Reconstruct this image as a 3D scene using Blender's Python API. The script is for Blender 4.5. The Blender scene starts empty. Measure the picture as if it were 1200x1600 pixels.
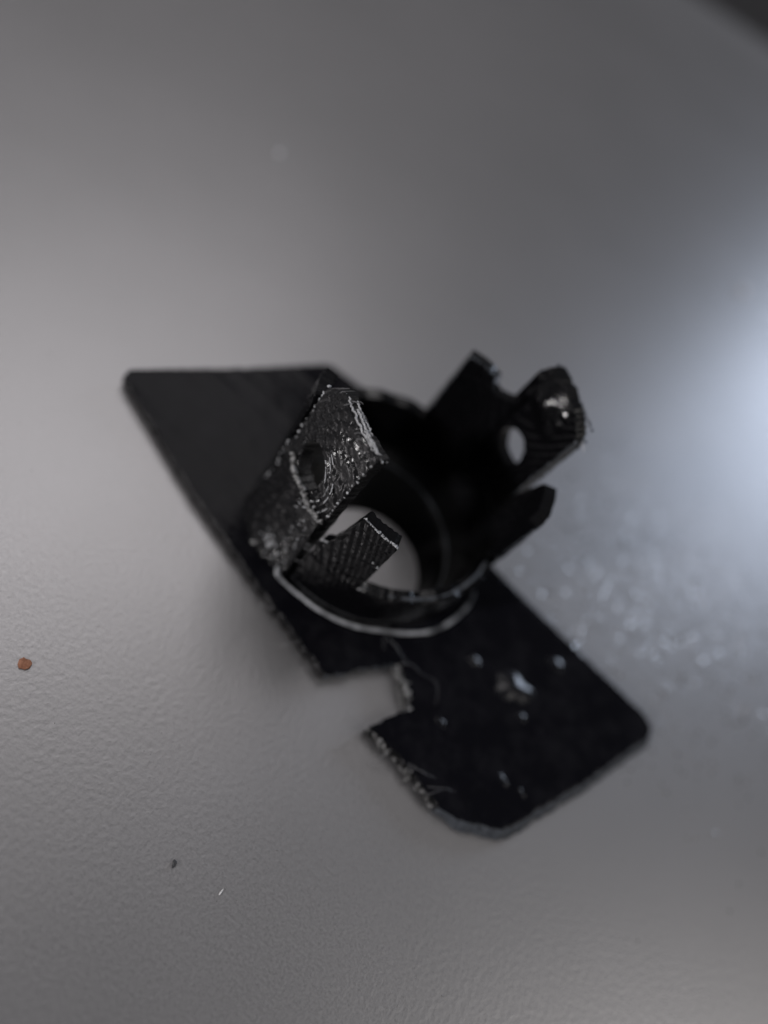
import bpy, bmesh, math, random
import numpy as np
from mathutils import Vector, Matrix
from mathutils.geometry import tessellate_polygon

random.seed(7)
rng = np.random.default_rng(7)
S = 0.001                      # all shapes are written in millimetres
sc = bpy.context.scene
C = sc.collection

# ------------------------------------------------------------------ camera
cam_d = bpy.data.cameras.new('camera')
cam = bpy.data.objects.new('camera', cam_d)
C.objects.link(cam)
pitch, roll, dist = math.radians(52), math.radians(42), 80.0
Fv = Vector((0, math.cos(pitch), -math.sin(pitch)))
R0 = Vector((1, 0, 0)); U0 = R0.cross(Fv)
Rv = R0 * math.cos(roll) + U0 * math.sin(roll)
Uv = U0 * math.cos(roll) - R0 * math.sin(roll)
cam.matrix_world = Matrix(((Rv.x, Uv.x, -Fv.x, -Fv.x * dist * S),
                           (Rv.y, Uv.y, -Fv.y, -Fv.y * dist * S),
                           (Rv.z, Uv.z, -Fv.z, -Fv.z * dist * S),
                           (0, 0, 0, 1)))
cam_d.sensor_fit = 'VERTICAL'
cam_d.sensor_height = 36.0
cam_d.lens = 1220 / 1600 * 36.0
cam_d.clip_start = 0.002
cam_d.clip_end = 50
cam_d.dof.use_dof = True
cam_d.dof.focus_distance = 0.058
cam_d.dof.aperture_fstop = 9.0
sc.camera = cam

# ------------------------------------------------------------------ world, lamps, exposure
w = bpy.data.worlds.new('World'); sc.world = w; w.use_nodes = True
bg = w.node_tree.nodes['Background']
bg.inputs[0].default_value = (0.95, 0.95, 1.0, 1); bg.inputs[1].default_value = 0.07

def area(name, az, el, r, sx, sy, power, col):
    """area lamp r metres from the part, az measured from +y towards +x"""
    d = bpy.data.lights.new(name, 'AREA'); d.shape = 'RECTANGLE'; d.size = sx; d.size_y = sy
    d.energy = power; d.color = col
    o = bpy.data.objects.new(name, d); C.objects.link(o)
    a, e = math.radians(az), math.radians(el)
    v = Vector((math.sin(a) * math.cos(e), math.cos(a) * math.cos(e), math.sin(e)))
    o.location = v * r
    o.rotation_euler = v.to_track_quat('Z', 'Y').to_euler()
    return o
area('window_light', 22, 18.5, 1.5, 0.46, 0.34, 4.3, (0.70, 0.81, 1.0))
area('right_fill', 80, 42, 1.8, 0.8, 0.8, 4.0, (1.0, 0.96, 0.92))  # unseen fill lamp, added to brighten the right side
# added, unseen: broad sheen panel behind the part, small low glint lamp near left
def round_lamp(name, kind, az, el, r, power, size, aim=(0, 0, 0), cone=None):
    d = bpy.data.lights.new(name, kind); d.energy = power; d.color = (1.0, 0.965, 0.965); d.shadow_soft_size = size
    if cone: d.spot_size = math.radians(cone); d.spot_blend = 1.0
    o = bpy.data.objects.new(name, d); C.objects.link(o)
    a, e = math.radians(az), math.radians(el)
    v = Vector((math.sin(a) * math.cos(e), math.cos(a) * math.cos(e), math.sin(e)))
    o.location = v * r + Vector(aim); o.rotation_euler = v.to_track_quat('Z', 'Y').to_euler()
area('sheen_panel', -46, 60, 1.6, 1.1, 0.70, 4.2, (1.0, 0.965, 0.975))
round_lamp('glint_lamp', 'POINT', -147, 27, 0.6, 8.0, 0.03)

sc.view_settings.view_transform = 'Standard'
sc.view_settings.look = 'None'
sc.view_settings.exposure = 0.0
sc.view_settings.gamma = 1.0
sc.cycles.caustics_reflective = False
sc.cycles.caustics_refractive = False

# ------------------------------------------------------------------ materials
def mat(name, base, rough, spec=0.5):
    m = bpy.data.materials.new(name); m.use_nodes = True
    nt = m.node_tree; b = nt.nodes['Principled BSDF']
    b.inputs['Base Color'].default_value = (*base, 1)
    b.inputs['Roughness'].default_value = rough
    b.inputs['Specular IOR Level'].default_value = spec
    tc = nt.nodes.new('ShaderNodeTexCoord')
    mp = nt.nodes.new('ShaderNodeMapping'); mp.inputs['Scale'].default_value = (1000, 1000, 1000)
    nt.links.new(tc.outputs['Object'], mp.inputs['Vector'])
    return m, nt, b, mp.outputs['Vector']

def noise(nt, vec, scale, detail=3, rough=0.55):
    n = nt.nodes.new('ShaderNodeTexNoise'); n.inputs['Scale'].default_value = scale
    n.inputs['Detail'].default_value = detail; n.inputs['Roughness'].default_value = rough
    nt.links.new(vec, n.inputs['Vector']); return n.outputs['Fac']

def ramp(nt, fac, stops):
    r = nt.nodes.new('ShaderNodeValToRGB')
    e = r.color_ramp.elements
    while len(e) < len(stops): e.new(0.5)
    for k, (p, c) in enumerate(stops):
        e[k].position = p; e[k].color = (*c, 1) if len(c) == 3 else c
    nt.links.new(fac, r.inputs['Fac']); return r.outputs['Color']

def bump(nt, h, dist_m, strength=1.0, normal=None):
    b = nt.nodes.new('ShaderNodeBump'); b.inputs['Distance'].default_value = dist_m
    b.inputs['Strength'].default_value = strength
    nt.links.new(h, b.inputs['Height'])
    if normal is not None: nt.links.new(normal, b.inputs['Normal'])
    return b.outputs['Normal']

def g(v): return (v, v, v)

# grey, finely textured tabletop
M_table, nt, b, vec = mat('grey_table', (0.2, 0.2, 0.205), 0.4, 0.4)
b.inputs['Metallic'].default_value = 0.88
n1 = noise(nt, vec, 2.2, 3, 0.5)
n2 = noise(nt, vec, 0.03, 3, 0.6)
n3 = noise(nt, vec, 5.0, 1, 0.5)
col = ramp(nt, n2, [(0.3, (0.42, 0.414, 0.42)), (0.7, (0.46, 0.452, 0.46))])
nt.links.new(col, b.inputs['Base Color'])
nt.links.new(bump(nt, n1, 0.000021, 1.0), b.inputs['Normal'])
nt.links.new(ramp(nt, n3, [(0.3, g(0.36)), (0.75, g(0.46))]), b.inputs['Roughness'])

M_floor, nt, b, vec = mat('dim_floor', (0.03, 0.029, 0.03), 0.7)
nt.links.new(ramp(nt, noise(nt, vec, 0.004, 3), [(0.3, (0.22, 0.215, 0.22)), (0.7, (0.30, 0.29, 0.30))]), b.inputs['Base Color'])

# smooth side of the black plastic (the plate)
M_plate, nt, b, vec = mat('black_plate_plastic', (0.006, 0.006, 0.008), 0.25, 0.10)
big = noise(nt, vec, 0.22, 3, 0.6)
fine = noise(nt, vec, 6.0, 2, 0.6)
smear = noise(nt, vec, 0.35, 4, 0.65)
nt.links.new(ramp(nt, smear, [(0.45, (0.005, 0.005, 0.007)), (0.8, (0.014, 0.014, 0.017))]), b.inputs['Base Color'])
nt.links.new(ramp(nt, smear, [(0.4, g(0.12)), (0.8, g(0.22))]), b.inputs['Roughness'])
nt.links.new(bump(nt, fine, 0.000002, 1.0, bump(nt, big, 0.00010, 1.0)), b.inputs['Normal'])

# layered black plastic
M_black, nt, b, vec = mat('black_layered_plastic', (0.004, 0.004, 0.0048), 0.26)
fine = noise(nt, vec, 5.0, 3, 0.6)
nt.links.new(ramp(nt, fine, [(0.35, g(0.07)), (0.7, g(0.17))]), b.inputs['Roughness'])
nt.links.new(bump(nt, fine, 0.00002, 1.0), b.inputs['Normal'])

# stress-whitened torn plastic, and hair-fine strands
M_torn, nt, b, vec = mat('torn_plastic', (0.16, 0.165, 0.175), 0.35)
fine = noise(nt, vec, 3.0, 4, 0.7)
nt.links.new(ramp(nt, fine, [(0.40, g(0.05)), (0.64, g(0.5))]), b.inputs['Base Color'])
nt.links.new(bump(nt, fine, 0.0003, 1.0), b.inputs['Normal'])
M_foot_glint, nt, b, vec = mat('foot_highlight', (0.30, 0.31, 0.325), 0.3)  # pale patches paint the highlight into the foot bead
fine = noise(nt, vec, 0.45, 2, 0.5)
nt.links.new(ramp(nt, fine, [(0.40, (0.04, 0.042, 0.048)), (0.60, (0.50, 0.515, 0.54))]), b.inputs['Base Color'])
M_lit_edge, nt, b, vec = mat('lit_plastic_edge', (0.045, 0.052, 0.062), 0.5)  # paler grey paints reflected light on the end, notch sides and edge lines
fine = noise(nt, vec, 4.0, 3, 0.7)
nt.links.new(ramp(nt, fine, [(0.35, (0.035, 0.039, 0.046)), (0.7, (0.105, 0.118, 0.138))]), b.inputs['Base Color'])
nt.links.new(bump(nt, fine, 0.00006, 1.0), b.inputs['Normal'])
M_side, nt, b, vec = mat('dull_plastic_edge', (0.004, 0.004, 0.0045), 0.4, 0.25)
M_sheen_bump, nt, b, vec = mat('glossy_sheen_bump', (0.006, 0.006, 0.008), 0.21, 0.5)
M_glint, nt, b, vec = mat('painted_glint', (0.48, 0.49, 0.51), 0.2)
M_tab, nt, b, vec = mat('lit_layered_plastic', (0.012, 0.012, 0.013), 0.2)  # paler copy of the black plastic, reflected light put into the colour
fine = noise(nt, vec, 5.0, 3, 0.6)
nt.links.new(ramp(nt, fine, [(0.35, g(0.10)), (0.7, g(0.28))]), b.inputs['Roughness'])
nt.links.new(bump(nt, fine, 0.00003, 1.0), b.inputs['Normal'])
M_strand, nt, b, vec = mat('plastic_strand', (0.22, 0.22, 0.23), 0.3)
M_edge_glint, nt, b, vec = mat('edge_glint', (0.45, 0.455, 0.47), 0.2)
M_crumb, nt, b, vec = mat('orange_crumb', (0.3, 0.15, 0.09), 0.8)
nt.links.new(ramp(nt, noise(nt, vec, 3, 3), [(0.35, (0.24, 0.10, 0.055)), (0.65, (0.38, 0.18, 0.11))]), b.inputs['Base Color'])
M_white, nt, b, vec = mat('white_dust', (0.8, 0.8, 0.8), 0.3)
M_dust_sparkle, nt, b, vec = mat('dust_and_sparkle', (0.42, 0.415, 0.42), 0.25)
b.inputs['Metallic'].default_value = 0.75
M_pale, nt, b, vec = mat('grey_dust', (0.9, 0.9, 0.9), 0.35)
b.inputs['Metallic'].default_value = 0.8
M_grit, nt, b, vec = mat('dark_grit', (0.05, 0.05, 0.055), 0.5)

# ------------------------------------------------------------------ helpers
def link(name, verts, faces, material, parent=None, smooth=None):
    me = bpy.data.meshes.new(name)
    v = np.asarray(verts, float) * S
    me.from_pydata(v.tolist(), [], faces)
    me.materials.append(material)
    me.update()
    if smooth is not None:
        me.polygons.foreach_set('use_smooth', [True] * len(me.polygons))
        me.set_sharp_from_angle(angle=math.radians(smooth))
    o = bpy.data.objects.new(name, me); C.objects.link(o)
    if parent is not None: o.parent = parent
    return o

def tag(o, label, cat, group=None):
    o['label'] = label; o['category'] = cat
    if group: o['group'] = group

def hash3(i, j, k):
    h = (i.astype(np.int64) * 374761393 + j.astype(np.int64) * 668265263 + k.astype(np.int64) * 2147483647) & 0xffffffff
    h = ((h ^ (h >> 13)) * 1274126177) & 0xffffffff
    return ((h ^ (h >> 16)) & 0xffff) / 65535.0
def vnoise(P):
    """smooth value noise, -1..1, for an (n,3) array"""
    P = np.asarray(P, float); I = np.floor(P); f = P - I; f = f * f * (3 - 2 * f); I = I.astype(np.int64)
    r = 0
    for a in (0, 1):
        for b_ in (0, 1):
            for c in (0, 1):
                wgt = (f[:, 0] if a else 1 - f[:, 0]) * (f[:, 1] if b_ else 1 - f[:, 1]) * (f[:, 2] if c else 1 - f[:, 2])
                r = r + wgt * hash3(I[:, 0] + a, I[:, 1] + b_, I[:, 2] + c)
    return r * 2 - 1

# ------------------------------------------------------------------ setting
# a flat sheet whose far edge is rolled downwards to darken that corner, and the dim floor of the room below it
en = np.array([-0.45, 0.893]); es = np.array([0.893, 0.45])
rows = [(-700.0, 0.0)] + [(110 + 520 * math.sin(a), 520 * (math.cos(a) - 1)) for a in np.linspace(0, math.radians(70), 60)]
V, Fc = [], []
for n_, z in rows:
    for s_ in (-700, 700):
        p = en * n_ + es * s_; V.append((p[0], p[1], z))
for k in range(len(rows) - 1): Fc.append((2 * k, 2 * k + 1, 2 * k + 3, 2 * k + 2))
tt = link('tabletop', V, Fc, M_table, smooth=30)
fl = link('floor', [(-4000, -4000, -740), (4000, -4000, -740), (4000, 4000, -740), (-4000, 4000, -740)], [(0, 1, 2, 3)], M_floor)
fl['kind'] = 'structure'
tt['kind'] = 'structure'

# ------------------------------------------------------------------ the broken bracket
root = bpy.data.objects.new('broken_bracket', None); C.objects.link(root)
root.empty_display_size = 0.01
tag(root, 'broken black plastic bracket, cracked plate with round cup and two holed upright tabs', 'plastic bracket')

# print layers run as near-vertical sheets across the part
LN = np.array([-0.37, -0.92, -0.12]); LN /= np.linalg.norm(LN)
PITCH = 0.28
def layerize(P, N, amt=1.0):
    s = (P @ LN) / PITCH + 0.35 * vnoise(P * 0.3 + 11) + 0.05 * vnoise(P * 1.3)
    k = np.floor(s); f = s - k
    q = k + np.clip(f / 0.35, 0, 1)
    al = np.abs(N @ LN)[:, None]
    jit = (hash3(k.astype(np.int64), k.astype(np.int64) * 3, k.astype(np.int64) * 7) - 0.5)[:, None]
    bead = np.sqrt(np.clip(1 - (2 * f - 1) ** 2, 0, 1))[:, None]
    P = P + LN * ((q - s - 0.35)[:, None] * PITCH * al ** 2) * amt
    P = P + N * (0.055 * (bead - 0.6) + 0.05 * jit) * (1 - al ** 2) * amt
    P = P + N * (0.045 * vnoise(P * 2.1 + 5) + 0.035 * vnoise(P * 4.7))[:, None] * amt
    return P

def solid_patch(name, us, vf, surf, keep=None, material=M_black, parent=root, nv=100, amt=1.0, taper=0, glit=0, closed=False):
    """a curved wall with thickness: us = parameter along the wall, vf(u) = (bottom, top);
    surf(u, z, side) -> points and outward normals; keep(u, z) says where there is material"""
    us = np.asarray(us); nu = len(us)
    zb, zt = vf(us)
    vv = np.linspace(0, 1, nv)
    U = np.repeat(us[:, None], nv, 1); Z = zb[:, None] + (zt - zb)[:, None] * vv[None, :]
    Uf, Zf = U.ravel(), Z.ravel()
    if taper: amt = amt * np.clip((np.repeat(zt, nv) - Zf) / taper, 0, 1)[:, None]
    Po, No = surf(Uf, Zf, 1); Pi, Ni = surf(Uf, Zf, -1)
    if glit: Po = Po + No * (glit * vnoise(Po * 5.5 + 3) + 0.6 * glit * vnoise(Po * 9.5))[:, None]
    Po = layerize(Po, No, amt); Pi = layerize(Pi, -Ni, amt)
    ring = nu if closed else nu - 1
    i = np.arange(ring)[:, None]; j = np.arange(nv - 1)[None, :]
    i2 = (i + 1) % nu
    q = np.stack([(i * nv + j), (i2 * nv + j), (i2 * nv + j + 1), (i * nv + j + 1)], -1).reshape(-1, 4)
    if keep is not None:
        uc = Uf[q].mean(1); zc = Zf[q].mean(1)
        q = q[keep(uc, zc)]
    n = len(Uf)
    e = np.concatenate([q[:, [0, 1]], q[:, [1, 2]], q[:, [2, 3]], q[:, [3, 0]]])
    key = np.sort(e, 1); kk = key[:, 0].astype(np.int64) * n + key[:, 1]
    _, inv, cnt = np.unique(kk, return_inverse=True, return_counts=True)
    be = e[cnt[inv] == 1]
    # intermediate rows of vertices along every open edge keep the end faces rough
    rows = [None, None]
    faces = np.concatenate([q, q[:, ::-1] + n])
    bridge = np.stack([be[:, 1], be[:, 0], be[:, 0] + n, be[:, 1] + n], -1)
    faces = np.concatenate([faces, bridge])
    V = np.concatenate([Po, Pi])
    used = np.unique(faces); remap = -np.ones(len(V), int); remap[used] = np.arange(len(used))
    return link(name, V[used], remap[faces].tolist(), material, parent, smooth=38)

CX, CY = -0.57, -3.34
PSI = 56.8
def rad(a): return np.radians(a)
def shell(off=0.0, ri=10.1, ro=11.25):
    def f(phi, z, side):
        N = np.stack([np.cos(rad(phi)), np.sin(rad(phi)), 0 * phi], -1)
        r = (ro if side > 0 else ri) + off
        wob = 0.12 * np.sin(rad(phi * 3 + 40)) + 0.10 * vnoise(np.stack([phi * 0.07, z * 0.2, 0 * z + 3], -1))
        r = r - 0.55 * np.clip((3.2 - z) / 2.2, 0, 1) * (side > 0)
        P = np.array([CX, CY, 0]) + N * (r + wob)[:, None]; P[:, 2] += z
        return P, N
    return f
def zlow(phi):
    x = np.asarray(phi, float)
    P = np.stack([x * 0.12, 0 * x + 1.5, 0 * x], -1)
    return 7.75 + 0.22 * vnoise(P) + 0.02 * vnoise(P * 3.7)

# low wall of the cup: all round except where the front tab stands
us = np.linspace(PSI - 180 + 24.5, PSI + 180 - 22, 620)
solid_patch('cup_wall', us, lambda u: (0 * u + 0.15, zlow(u)), shell(), nv=64, amt=0.5, taper=0.7)

# clip teeth beside the tabs, standing on the low wall
def tooth(a0, a1, top, base_noise):
    n = max(20, int(abs(a1 - a0) * 2.6))
    us = np.linspace(a0, a1, n)
    def vf(u):
        t = (u - a0) / (a1 - a0)
        x = np.stack([u * 0.5, 0 * u + base_noise, 0 * u], -1)
        return zlow(u), np.interp(t, [p for p, _ in top], [h for _, h in top]) + 0.05 * vnoise(x * 0.8) 
    return solid_patch('clip_tooth', us, vf, shell(), nv=110)
tooth(PSI + 31.5, PSI + 50.5, [(0, 16.2), (0.06, 17.0), (0.5, 17.3), (1, 17.2)], 1)
tooth(PSI - 51.0, PSI - 21.5, [(0, 15.6), (0.08, 16.8), (0.62, 17.0), (0.7, 16.4), (1, 11.4)], 2)
tooth(PSI + 180 + 24.5, PSI + 180 + 50, [(0, 10.2), (0.1, 10.6), (0.18, 12.6), (0.30, 16.5), (0.98, 15.9), (1, 15.5)], 3)
tooth(PSI + 180 - 50, PSI + 180 - 24, [(0, 15.5), (0.6, 16.3), (0.9, 16.9), (1, 16.0)], 4)

# the two tabs with holes
def tab_surface(psi, D0, D1, bend):
    n = np.array([math.cos(rad(psi)), math.sin(rad(psi)), 0.0]); t = np.array([-n[1], n[0], 0.0])
    def f(u, z, side):
        def at(uu, zz):
            D = (D1 if side > 0 else D0) + bend(uu, zz, side)
            P = np.array([CX, CY, 0]) + n * D[:, None] + t * uu[:, None]; P[:, 2] += zz
            return P
        P = at(u, z); e = 0.05
        du = at(u + e, z) - at(u - e, z); dz = at(u, z + e) - at(u, z - e)
        N = np.cross(du, dz); N /= np.linalg.norm(N, axis=1)[:, None]
        return P, N
    return f
def hole(u0, z0, ru, rz):
    return lambda u, z: ((u - u0) / ru) ** 2 + ((z - z0) / rz) ** 2 > 1

def bend_front(u, z, side):
    foot = np.clip((8.0 - z) / 7.0, 0, 1) ** 1.3 * np.clip((3.9 - u) / 3.5, 0, 1) * 1.7
    if side < 0: foot = foot * 0.35
    dome = -0.035 * (u - 0.3) ** 2 - 0.010 * (z - 13) ** 2 * (z > 13) * 0.6
    ridge = 0.0
    if side > 0:
        # a delaminated fold that runs from under the hole down to the right edge
        line = 12.1 + 0.15 * np.sin(u * 1.9)
        below = 1 / (1 + np.exp(-(line - z) / 0.10))
        ridge = 0.55 * below * np.clip((line - z + 0.0) * -0.11 + 1, 0, 1) - 0.12
    if side > 0:
        # layer ridges: slanting below the fold, arcs round the hole above it
        low = 1 / (1 + np.exp(-(11.8 - z) / 0.15))
        rr_ = np.hypot((u + 0.2), (z - 14.0) * 0.85)
        ridge = ridge + low * 0.075 * np.sin(2 * np.pi * (z - 1.12 * u + 0.25 * np.sin(u * 2.3)) / 1.05)
        ridge = ridge + (1 - low) * 0.05 * np.sin(2 * np.pi * (rr_ + 0.12 * np.sin(z * 1.3)) / 0.72)
    return foot + dome + ridge
us = np.linspace(-4.05, 4.0, 110)
def vf_front(u):
    x = np.stack([u * 1.3, 0 * u + 8, 0 * u], -1)
    return 0 * u + 0.3, np.interp(u, [-4.05, -3.6, -2.1, 4.0], [19.0, 19.6, 21.2, 21.6]) + 0.12 * vnoise(x) + 0.08 * vnoise(x * 3)
solid_patch('eyelet_tab', us, vf_front, tab_surface(PSI + 180, 9.9, 11.05, bend_front), hole(-0.2, 14.0, 1.85, 2.25), M_tab, nv=270, glit=0.018)

def bend_rear(u, z, side):
    glint_bulge = 1.15 * np.exp(-((u - 0.8) ** 2 + (z - 19.6) ** 2) / 2.0) + 0.3 * np.exp(-((u + 0.6) ** 2 + (z - 18.3) ** 2) / 0.5) if side < 0 else 0  # bulges on the inner face shaped to catch a glint
    return -0.03 * u ** 2 + 0.014 * np.clip(z - 15, 0, 9) ** 2 + 0.1 * np.sin(z * 0.8) - glint_bulge
us = np.linspace(-3.7, 3.75, 100)
def vf_rear(u):
    x = np.stack([u * 1.3, 0 * u + 2, 0 * u], -1)
    return zlow(PSI + np.degrees(np.arcsin(u / 10.8))) , np.interp(u, [-3.7, -3.3, -2.2, 2.4, 3.2, 3.75], [19.8, 20.6, 21.3, 21.9, 21.7, 20.6]) + 0.15 * vnoise(x) + 0.08 * vnoise(x * 3)
def keep_rear(u, z):
    return hole(0.35, 13.4, 1.75, 1.75)(u, z)
solid_patch('eyelet_tab', us, vf_rear, tab_surface(PSI, 10.25, 11.4, bend_rear), keep_rear, nv=190, amt=0.55)
# web that joins the rear tab to the teeth below the slots
us = np.linspace(PSI + 15.5, PSI + 31.8, 36)
solid_patch('slot_web', us, lambda u: (zlow(u), np.interp(u - PSI, [15.5, 20, 27, 31.8], [18.0, 16.5, 15.9, 16.0])), shell(-0.1), nv=60)

# ledge inside the foot of the cup
th = np.linspace(0, 2 * np.pi, 160, endpoint=False)
LX, LY, LR = 0.3, -5.2, 9.0            # hole in the plate under the cup
def ring(cx, cy, r, lim):
    # points where rays from the cup's axis meet a circle, kept inside the cup wall
    d = np.stack([np.cos(th), np.sin(th)], -1); o = np.array([CX - cx, CY - cy])
    bb = d @ o; t = -bb + np.sqrt(bb * bb - (o @ o - r * r))
    return np.array([CX, CY]) + d * np.minimum(t, lim)[:, None]
lev = [(ring(1.8, -6.5, 6.0, 9.75), 0.1), (ring(1.0, -6.2, 7.2, 9.8), 2.0), (ring(0.2, -5.9, 8.25, 9.85), 2.9), (ring(0.15, -5.8, 8.42, 9.9), 3.08),
       (ring(0.1, -5.7, 8.6, 9.95), 3.12), (ring(CX, CY, 10.55, 10.55), 3.14)]
V, Fc = [], []
nz = 0.05 * vnoise(np.stack([np.cos(th) * 9, np.sin(th) * 9, th * 0], -1))
for P, z in lev:
    for a in range(160): V.append((P[a][0], P[a][1], z + nz[a]))
for k in range(len(lev) - 1):
    for a in range(160):
        b2 = (a + 1) % 160; Fc.append((k * 160 + a, k * 160 + b2, (k + 1) * 160 + b2, (k + 1) * 160 + a))
link('inner_ledge', V, Fc, M_side, root, smooth=50)
lip_path = np.c_[lev[4][0], np.full(160, 3.14)][np.r_[100:160, 0:80]]

# ---- the plate: outline seen from above, with a broken notch in its near edge
out = [(-26.6, -9.7), (-13.7, -14.0), (-3.5, -16.6), (5.7, -18.7), (10.2, -12.8), (13.4, -15.6), (11.3, -19.6),
       (14.8, -19.6), (20.2, -20.8), (22.2, -20.4), (26.0, -18.3), (30.6, -9.6), (34.9, 0.0), (35.0, 1.1), (34.3, 1.8), (33.0, 2.0), (22.3, 2.4),
       (12.1, 3.1), (1.5, 6.4), (-9.1, 9.7), (-14.7, 9.0), (-15.4, 8.5), (-20.0, 1.0), (-26.7, -8.8)]
rough_seg = {0: .06, 1: .10, 2: .14, 3: .2, 4: .3, 5: .15, 6: .16, 7: .14, 8: .08, 9: .08, 10: .12, 11: .1}
pts, whe = [], []
for k, p in enumerate(out):
    a = np.array(p); b2 = np.array(out[(k + 1) % len(out)]); L = np.linalg.norm(b2 - a)
    m = max(1, int(L / 0.16)); d = (b2 - a) / L; nn = np.array([d[1], -d[0]])
    amp = rough_seg.get(k, 0.07)
    for q in range(m):
        x = a + (b2 - a) * q / m
        wv = amp * (vnoise(np.array([[x[0] * 1.6, x[1] * 1.6, 1.0]]))[0] + 0.6 * vnoise(np.array([[x[0] * 4.3, x[1] * 4.3, 7.0]]))[0])
        if q == 0: wv *= 0.3
        pts.append(x + nn * wv); whe.append(k)
pts = np.array(pts); NP = len(pts)
def inset(P, d):
    t = np.roll(P, -2, 0) - np.roll(P, 2, 0); t /= np.linalg.norm(t, axis=1)[:, None]
    return P + np.stack([-t[:, 1], t[:, 0]], -1) * d
TH = 1.5
levels = [(0.12, 0.06), (0.0, 0.2), (0.0, 0.75), (0.0, TH - 0.05), (0.02, TH - 0.02), (0.06, TH)]
V, Fc = [], []
whe_a = np.array(whe)
ext = np.where(np.isin(whe_a, [9, 10, 11, 12]), 0.95, 0.0)          # the short end slopes outwards to its foot
ext = np.where(whe_a == 9, 0.7, np.where(whe_a == 8, 0.15, ext))
for q in range(5): ext = (np.roll(ext, 1) + ext + np.roll(ext, -1)) / 3
slope = [1, 1, 0.8, 0.12, 0, 0]
for li, (d, z) in enumerate(levels):
    P = inset(pts, 0.0) - (inset(pts, 1.0) - pts) * (ext * slope[li] - d)[:, None]
    if li in (2,): P = P + 0.07 * rng.standard_normal((NP, 2))
    zz = z + (0.02 * vnoise(np.c_[pts * 1.1, pts[:, 0] * 0]) if li >= 3 else 0 * pts[:, 0])
    V += [(p[0], p[1], h) for p, h in zip(P, zz)]
for li in range(len(levels) - 1):
    for a in range(NP):
        b2 = (a + 1) % NP
        Fc.append((li * NP + a, li * NP + b2, (li + 1) * NP + b2, (li + 1) * NP + a))
hl = np.stack([LX + LR * np.cos(th), LY + LR * np.sin(th)], -1)[::-1]
top0 = len(V); V += V[-NP:]; h0 = len(V)      # the flat top has its own rim so that it shades flat
V += [(p[0], p[1], TH) for p in hl]
loops = [[Vector((*V[top0 + a][:2], 0)) for a in range(NP)], [Vector((p[0], p[1], 0)) for p in hl]]
idx = list(range(top0, top0 + NP)) + list(range(h0, h0 + len(hl)))
for t in tessellate_polygon(loops):
    a, b2, c = (idx[q] for q in t)
    pa, pb, pc = (np.array(V[q][:2]) for q in (a, b2, c))
    if (pb[0] - pa[0]) * (pc[1] - pa[1]) - (pb[1] - pa[1]) * (pc[0] - pa[0]) < 0: b2, c = c, b2
    Fc.append((a, b2, c))
plate = link('plate', V, Fc, M_plate, root, smooth=40)
plate.data.materials.append(M_lit_edge); plate.data.materials.append(M_side)
lit_edges = {3, 5, 8, 9, 10, 11, 12, 13, 14}
for li in range(0, 3):
    for a in range(NP):
        plate.data.polygons[li * NP + a].material_index = 1 if whe[a] in lit_edges else 2

# ---- a thin bead of plastic round the foot of the cup, lifted where it has torn loose
def tube(name, P, rads, material, parent, sides=8):
    P = np.asarray(P, float); n = len(P)
    T = np.gradient(P, axis=0); T /= np.linalg.norm(T, axis=1)[:, None] + 1e-9
    up = np.array([0, 0, 1.0]); V, Fc = [], []
    for a in range(n):
        x = np.cross(T[a], up)
        if np.linalg.norm(x) < 1e-3: x = np.array([1.0, 0, 0])
        x /= np.linalg.norm(x); y = np.cross(x, T[a])
        for k in range(sides):
            c = 2 * math.pi * k / sides
            V.append(P[a] + (x * math.cos(c) + y * math.sin(c)) * rads[a])
    for a in range(n - 1):
        for k in range(sides):
            k2 = (k + 1) % sides
            Fc.append((a * sides + k, a * sides + k2, (a + 1) * sides + k2, (a + 1) * sides + k))
    Fc.append(tuple(range(sides))[::-1]); Fc.append(tuple((n - 1) * sides + k for k in range(sides)))
    return link(name, V, Fc, material, parent, smooth=60)
def spline(pts, n):
    pts = np.asarray(pts, float); m = len(pts); ts = np.linspace(0, m - 1, n); o = []
    for t in ts:
        k = min(int(t), m - 2); f = t - k
        p0, p1, p2, p3 = pts[max(k - 1, 0)], pts[k], pts[k + 1], pts[min(k + 2, m - 1)]
        o.append(0.5 * (2 * p1 + (p2 - p0) * f + (2 * p0 - 5 * p1 + 4 * p2 - p3) * f * f + (3 * p1 - p0 - 3 * p2 + p3) * f ** 3))
    return np.array(o)
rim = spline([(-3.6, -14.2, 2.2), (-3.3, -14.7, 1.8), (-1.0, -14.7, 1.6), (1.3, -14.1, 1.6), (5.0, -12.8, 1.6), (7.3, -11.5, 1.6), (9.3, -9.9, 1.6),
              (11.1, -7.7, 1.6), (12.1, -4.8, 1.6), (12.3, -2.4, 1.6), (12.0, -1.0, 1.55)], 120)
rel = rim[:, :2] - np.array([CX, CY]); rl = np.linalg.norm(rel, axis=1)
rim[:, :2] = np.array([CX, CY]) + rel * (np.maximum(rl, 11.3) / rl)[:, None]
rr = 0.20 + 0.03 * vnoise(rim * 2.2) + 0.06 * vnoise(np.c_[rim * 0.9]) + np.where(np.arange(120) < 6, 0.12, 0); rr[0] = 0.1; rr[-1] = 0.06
tube('foot_bead', rim, rr, M_foot_glint, root, 12)

tube('ledge_lip', lip_path, 0.11 + 0.04 * vnoise(lip_path * 0.8), M_lit_edge, root, 8)
ph = np.linspace(PSI + 180 + 51, PSI + 360 - 52, 70)
lipr = 0.17 + 0.05 * vnoise(np.stack([ph * 0.3, ph * 0, ph * 0], -1))
tube('wall_highlight', np.stack([CX + 10.75 * np.cos(rad(ph)), CY + 10.75 * np.sin(rad(ph)), zlow(ph) + 0.0], -1), lipr, M_lit_edge, root, 10)  # grey tube paints the light line along the wall's top

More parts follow.
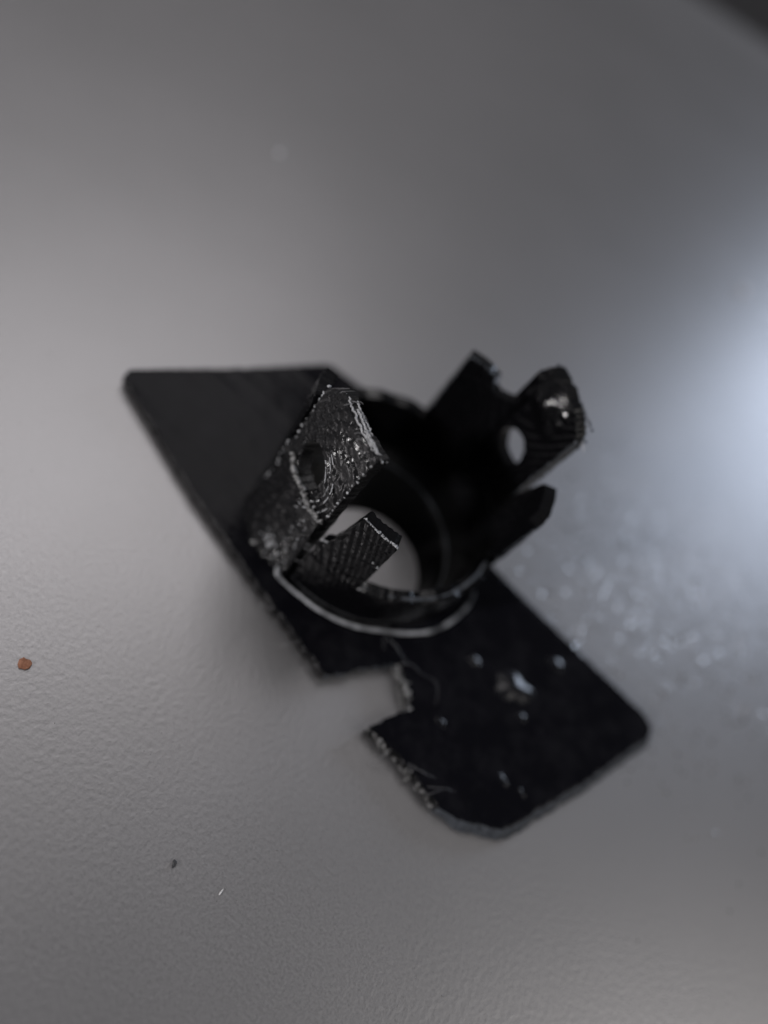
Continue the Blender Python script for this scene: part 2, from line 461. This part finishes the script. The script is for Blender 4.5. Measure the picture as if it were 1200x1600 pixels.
# ---- torn plastic on the inner face of the notch
def lump(name, path, width, n, material, parent, seed, zr=(0.1, 1.6)):
    r = random.Random(seed); bm = bmesh.new()
    for a in range(n):
        t = r.random(); p = path(t)
        res = bmesh.ops.create_icosphere(bm, subdivisions=1, radius=1)['verts']
        sx, sy, sz = (r.uniform(.05, .2) for _ in range(3))
        ox, oy = r.gauss(0, width), r.gauss(0, width); z = r.uniform(*zr)
        a1 = r.random() * 6
        for v in res:
            q = v.co * (1 + r.uniform(-.25, .25))
            x, y = q.x * sx, q.y * sy * 2.4
            v.co = (p[0] + ox + x * math.cos(a1) - y * math.sin(a1), p[1] + oy + x * math.sin(a1) + y * math.cos(a1), z + q.z * sz)
    me = bpy.data.meshes.new(name); bm.verts.ensure_lookup_table()
    for v in bm.verts: v.co *= S
    bm.to_mesh(me); bm.free(); me.materials.append(material)
    o = bpy.data.objects.new(name, me); C.objects.link(o); o.parent = parent
    return o
def seg(a, b2): return lambda t: (a[0] + (b2[0] - a[0]) * t, a[1] + (b2[1] - a[1]) * t)
o = lump('torn_edge', seg((10.1, -12.9), (13.5, -15.5)), 0.16, 70, M_torn, root, 3, (0.2, 1.75))
o['label'] = 'whitened torn face inside the notch'
o = lump('torn_edge', seg((11.4, -19.6), (20.0, -20.8)), 0.06, 26, M_torn, root, 5, (0.6, 1.4))
o['label'] = 'rough torn edge beside the notch'

# ---- bumps added to the plate to catch window sheen
def sheen_bump(x, y, sx, sy, h, rot):
    V, Fc = [], []; NR, NA = 12, 32; c, s_ = math.cos(rot), math.sin(rot)
    for r in range(NR):
        f = 1 - r / (NR - 1)
        for a in range(NA):
            t = 2 * math.pi * a / NA; k = 1 + .15 * math.sin(3 * t + x) + .1 * math.sin(5 * t + y)
            px, py = sx * f * k * math.cos(t), sy * f * k * math.sin(t)
            V.append((x + px * c - py * s_, y + px * s_ + py * c, TH - 0.03 + (h + 0.03) * (1 - f * f) ** 2))
    for r in range(NR - 1):
        for a in range(NA):
            b2 = (a + 1) % NA; Fc.append((r * NA + a, r * NA + b2, (r + 1) * NA + b2, (r + 1) * NA + a))
    return link('sheen_bump', V, Fc, M_sheen_bump, root, smooth=60)
for q in [(20.5, -6.5, 2.6, 1.8, .30, .3), (15.9, -7.2, .9, .6, .13, .5), (23.0, -.9, 1.2, .8, .16, .2), (16.4, -14.6, .7, .5, .09, 0), (24.0, -14.7, 1.0, .4, .09, -.4), (26.0, -14.4, .7, .3, .08, -.4), (22.6, -8.4, .7, .5, .10, .2)]:
    sheen_bump(*q)

# ---- hair-fine strands
def strand(p0, p1, sag, rad_mm, seed, n=14, curl=0.25):
    r = random.Random(seed); p0, p1 = np.array(p0, float), np.array(p1, float)
    ctrl = [p0]
    for t in (0.33, 0.66):
        ctrl.append(p0 + (p1 - p0) * t + np.array([r.gauss(0, curl), r.gauss(0, curl), sag + abs(r.gauss(0, curl * .6))]))
    ctrl.append(p1); P = spline(ctrl, n)
    P[:, 2] = np.maximum(P[:, 2], rad_mm)
    return tube('plastic_strand', P, np.linspace(rad_mm, rad_mm * .4, n) * 0.7, M_strand, root, 5)
sd = 100
for p0, p1, sag, rad_ in [
    ((10.3, -12.9, 1.6), (13.4, -11.9, 1.6), .5, .025), ((13.4, -11.9, 1.6), (15.0, -13.9, 1.55), .3, .02),
    ((8.0, -11.8, 1.6), (10.8, -12.4, 1.6), .15, .04), ((6.6, -10.6, 1.7), (8.4, -13.0, 1.6), .2, .03),
    ((13.2, -15.4, 1.4), (11.0, -17.6, 0.5), .3, .03), ((13.2, -15.6, .9), (10.2, -17.4, 0.3), .1, .035),
    ((12.4, -17.2, 1.4), (10.2, -20.6, 0.2), .2, .035), ((11.4, -19.6, 1.2), (9.6, -21.2, 0.1), .1, .03),
    ((11.6, -19.7, 1.0), (10.0, -22.6, 0.1), .2, .03), ((11.3, -19.6, .8), (8.9, -19.3, 0.1), .1, .03),
    ((14.0, -19.7, 1.3), (13.4, -21.6, .15), .15, .05), ((13.4, -21.6, .15), (15.4, -21.2, .5), .05, .05),
    ((15.2, -19.9, 1.4), (17.6, -19.2, 1.6), .12, .03), ((16.0, -20.0, 1.4), (18.6, -19.0, 1.6), .15, .03),
    ((17.4, -20.4, 1.3), (20.6, -18.8, 1.6), .1, .03), ((18.2, -20.6, 1.2), (19.6, -19.5, 1.7), .15, .035),
    ((19.4, -20.9, 1.0), (20.6, -22.2, .1), .1, .03), ((2.0, -17.9, 1.2), (1.0, -19.0, .1), .1, .04),
    ((-1.6, -17.0, 1.3), (-2.6, -17.8, .2), .1, .05), ((4.6, -18.5, 1.2), (3.9, -19.4, .1), .1, .04)]:
    sd += 1; strand(p0, p1, sag, rad_, sd)
nf = np.array([math.cos(rad(PSI + 180)), math.sin(rad(PSI + 180)), 0]); tf = np.array([-nf[1], nf[0], 0])
def onfront(u, z, d=10.9): return np.array([CX, CY, 0]) + nf * d + tf * u + np.array([0, 0, z])
def filament(name, P, r, seed, material=M_edge_glint, k=1.0):
    P = np.asarray(P, float); rg = np.random.default_rng(seed)
    P = P + 0.04 * k * rg.standard_normal(P.shape)
    return tube(name, P, r * (0.75 + 0.5 * rg.random(len(P))), material, root, 7)
for m, (d_, z_, u0, u1) in enumerate([(9.95, 21.35, -1.6, 4.0), (10.3, 21.5, -0.4, 3.9), (10.65, 21.45, -1.9, 3.0), (10.45, 21.5, 1.5, 4.1)]):  # pale tubes paint the reflected light along the tab's top edge
    filament('edge_highlight', [onfront(u, z_ + 0.07 * u - 0.02 * u * u, d_ - 0.035 * (u - .3) ** 2 - 0.35) for u in np.linspace(u0, u1, 40)], 0.075, 20 + m)
# the torn lip under the hole
filament('torn_lip', [onfront(u, 12.15 + 0.15 * math.sin(u * 1.9), 11.42 - 0.03 * u * u) for u in np.linspace(-2.4, 4.1, 44)], 0.21, 31, M_torn, 1.6)
# pale nibs that paint glints where layers end: rows along the edges, clusters on the front faces
def nibs(name, pts, material, seed, rmin, rmax):
    r = random.Random(seed); bm = bmesh.new()
    for p in pts:
        rad_ = r.uniform(rmin, rmax); sc3 = [r.uniform(.7, 1.5) for _ in range(3)]
        for v in bmesh.ops.create_icosphere(bm, subdivisions=1, radius=rad_)['verts']:
            v.co = (Vector((v.co.x * sc3[0], v.co.y * sc3[1], v.co.z * sc3[2])) + Vector([float(q) + r.gauss(0, .05) for q in p])) * S
    me = bpy.data.meshes.new(name); bm.to_mesh(me); bm.free(); me.materials.append(material)
    for q in me.polygons: q.use_smooth = True
    o = bpy.data.objects.new(name, me); C.objects.link(o); o.parent = root; o['kind'] = 'stuff'
    return o
fs = tab_surface(PSI + 180, 9.9, 11.05, bend_front)
def onface(u, z): return fs(np.array([float(u)]), np.array([float(z)]), 1)[0][0]
P = []
for z in np.arange(5.5, 19.3, 0.62): P.append(onface(-3.98 + random.gauss(0, .08), z + random.gauss(0, .1)))
for z in np.arange(13.0, 21.0, 0.55): P.append(onface(3.9, z))
for z in np.arange(2.6, 11.5, 0.75): P += [onface(3.5 + random.gauss(0, .1), z), onface(2.5 + random.gauss(0, .25), z + random.gauss(0, .2))]
for q in range(12): P.append(onface(random.gauss(1.3, .5), random.gauss(3.6, .7)))
nibs('glint_nibs', P, M_glint, 50, .05, .12)
nibs('glint_nibs', [onface(random.gauss(1.2, .3), random.gauss(3.7, .4)) for q in range(7)], M_glint, 55, .14, .24)
# pale streaks that paint broken glints along the layer arcs beside the hole
for m in range(20):
    k = random.choice((2.3, 2.75, 3.2, 3.65)); t0 = random.uniform(-1.3, 1.1); ln = random.uniform(.12, .4)
    Q = [(min(3.85, -0.2 + k * math.cos(t)), 14.0 + k * 1.15 * math.sin(t)) for t in np.linspace(t0, t0 + ln, 8)]
    filament('glint_streak', [onface(u, z) for u, z in Q], random.uniform(.035, .07), 300 + m, M_glint, 0.5)
def oncup(phi, z, r): return (CX + r * math.cos(rad(phi)), CY + r * math.sin(rad(phi)), z)
T0 = PSI + 180
P = [oncup(T0 + q, 16.5 - 0.034 * max(0, q - 32), 11.2) for q in np.arange(32.5, 49.6, 0.7)] + [oncup(T0 + q, h, 11.2) for q, h in ((25, 10.4), (26, 10.6), (27, 10.7), (28.4, 11.3), (29.6, 12.3), (30.8, 13.4), (32, 14.6), (33.2, 15.8))]
P += [oncup(T0 + 46.5, 12.6, 11.3)] * 2 + [oncup(T0 + 49.3, 12.2, 11.2)] * 2 + [oncup(T0 + 50, 9.2, 11.2), oncup(T0 + 50.3, 8.0, 11.2)]
nibs('glint_nibs', P, M_glint, 51, .05, .11)
P = [oncup(PSI + 50.6, z, 10.15) for z in np.arange(8.6, 17.2, 0.5)] + [oncup(PSI - 51, z, 11.2) for z in np.arange(8.6, 15.8, 0.5)] + [oncup(PSI + q, 17.2, 10.2) for q in np.arange(32, 50, 1.4)]
fr = tab_surface(PSI, 10.25, 11.4, bend_rear)
for z in np.arange(10.5, 20.6, 0.5): P += [fr(np.array([-3.7]), np.array([z]), -1)[0][0], fr(np.array([-3.7]), np.array([z]), 1)[0][0]]
for u in np.arange(-3.2, 3.6, 0.45): P += [fr(np.array([u]), np.array([21.5]), 1)[0][0]]
nibs('glint_nibs', P, M_lit_edge, 52, .08, .16)
for a in range(14):   # bristles on the upper edge of the front tab
    u = random.uniform(-2.0, 4.0); p = onfront(u, 21.3, random.uniform(9.9, 10.9))
    sd += 1; strand(p, p + np.array([random.uniform(.2, .7), random.uniform(-.1, .5), random.uniform(-.1, .35)]), .05, .05, sd, 6, .05)
for a in range(5):    # filaments across the slot beside the front tab
    p = onfront(random.uniform(3.6, 4.2), random.uniform(3, 12), 10.6); q = p + np.array([random.uniform(1, 2.2), random.uniform(-.3, .4), random.uniform(-1.5, 1.0)])
    sd += 1; strand(p, q, .1, .04, sd, 10, .15)
nr = -nf; tr = np.array([-nr[1], nr[0], 0])
p = np.array([CX, CY, 0]) + nr * 11.2 + tr * -3.6 + np.array([0, 0, 20.2])
strand(p, p - tr * 0.9 + np.array([0, 0, -.2]), .05, .13, 400, 6, .05)

# ------------------------------------------------------------------ crumbs and dust on the table
def pebble(name, loc, size, material, label, cat, seed, group=None):
    r = random.Random(seed); bm = bmesh.new()
    bmesh.ops.create_icosphere(bm, subdivisions=2, radius=1)
    ph = [r.uniform(0, 6) for _ in range(6)]
    for v in bm.verts:
        k = 1 + .18 * math.sin(3 * v.co.x + ph[0]) + .16 * math.sin(4 * v.co.y + ph[1]) + .12 * math.sin(5 * v.co.z + ph[2])
        v.co = Vector((v.co.x * size[0] * k, v.co.y * size[1] * k, v.co.z * size[2] * k)) * S
    zmin = min(v.co.z for v in bm.verts)
    for v in bm.verts: v.co.z -= zmin
    me = bpy.data.meshes.new(name); bm.to_mesh(me); bm.free(); me.materials.append(material)
    o = bpy.data.objects.new(name, me); C.objects.link(o); o.location = Vector(loc) * S
    o.rotation_euler[2] = r.uniform(0, 3)
    tag(o, label, cat, group); return o
pebble('crumb', (-12.5, -34.0, 0), (.55, .42, .10), M_crumb, 'orange brown crumb on the tabletop left of the bracket', 'crumb', 1)
pebble('grit_grain', (5.8, -37.3, 0), (.26, .16, .12), M_grit, 'tiny dark grain of grit on the tabletop below the bracket', 'grit', 2)
pebble('lint_speck', (9.8, -36.6, 0), (.08, .22, .08), M_white, 'tiny white speck of lint close to the dark grain of grit', 'dust speck', 3, 'white specks on the tabletop')
pebble('lint_speck', (-40.3, 31.4, 0), (.35, .35, .30), M_pale, 'blurred white speck far behind the bracket, upper left of it', 'dust speck', 4, 'white specks on the tabletop')
pebble('lint_speck', (20.5, 88.0, 0), (.6, .6, .45), M_pale, 'blurred white speck at far right beside the window glare', 'dust speck', 5, 'white specks on the tabletop')

# fine dust, too small and too many to count, and tilted flakes added to sparkle in the window light
bm = bmesh.new(); rd = random.Random(11)
def grain(x, y, r):
    v = bmesh.ops.create_icosphere(bm, subdivisions=1, radius=r)['verts']
    k = rd.uniform(.7, 1.6); a1 = rd.random() * 6
    for q in v:
        px, py = q.co.x * k, q.co.y
        q.co = ((x + px * math.cos(a1) - py * math.sin(a1)) * S, (y + px * math.sin(a1) + py * math.cos(a1)) * S, (q.co.z * .8 + r * .7) * S)
def sparkle_flake(x, y, r, tx, ty):
    n = 6; a0 = rd.random() * 6; top, bot = [], []
    for k in range(n):
        t = a0 + k * math.tau / n; px, py = r * math.cos(t) * rd.uniform(.8, 1.2), r * math.sin(t) * rd.uniform(.8, 1.2)
        z = 0.02 + r * 0.35 - px * tx - py * ty
        top.append(bm.verts.new(((x + px) * S, (y + py) * S, z * S))); bot.append(bm.verts.new(((x + px) * S, (y + py) * S, 0)))
    bm.faces.new(top)
    for k in range(n): bm.faces.new((top[k], bot[k], bot[(k + 1) % n], top[(k + 1) % n]))
for q in range(900): sparkle_flake(rd.gauss(30, 11), rd.gauss(15, 10), rd.uniform(.09, .2), rd.gauss(.05, .10), rd.gauss(.11, .10))
for q in range(260): grain(rd.uniform(-50, 60), rd.uniform(-45, 60), rd.uniform(.02, .05))
me = bpy.data.meshes.new('dust'); bm.to_mesh(me); bm.free(); me.materials.append(M_dust_sparkle)
o = bpy.data.objects.new('dust', me); C.objects.link(o)
o['kind'] = 'stuff'; tag(o, 'fine pale dust and added sparkle flakes scattered over the grey tabletop', 'dust')
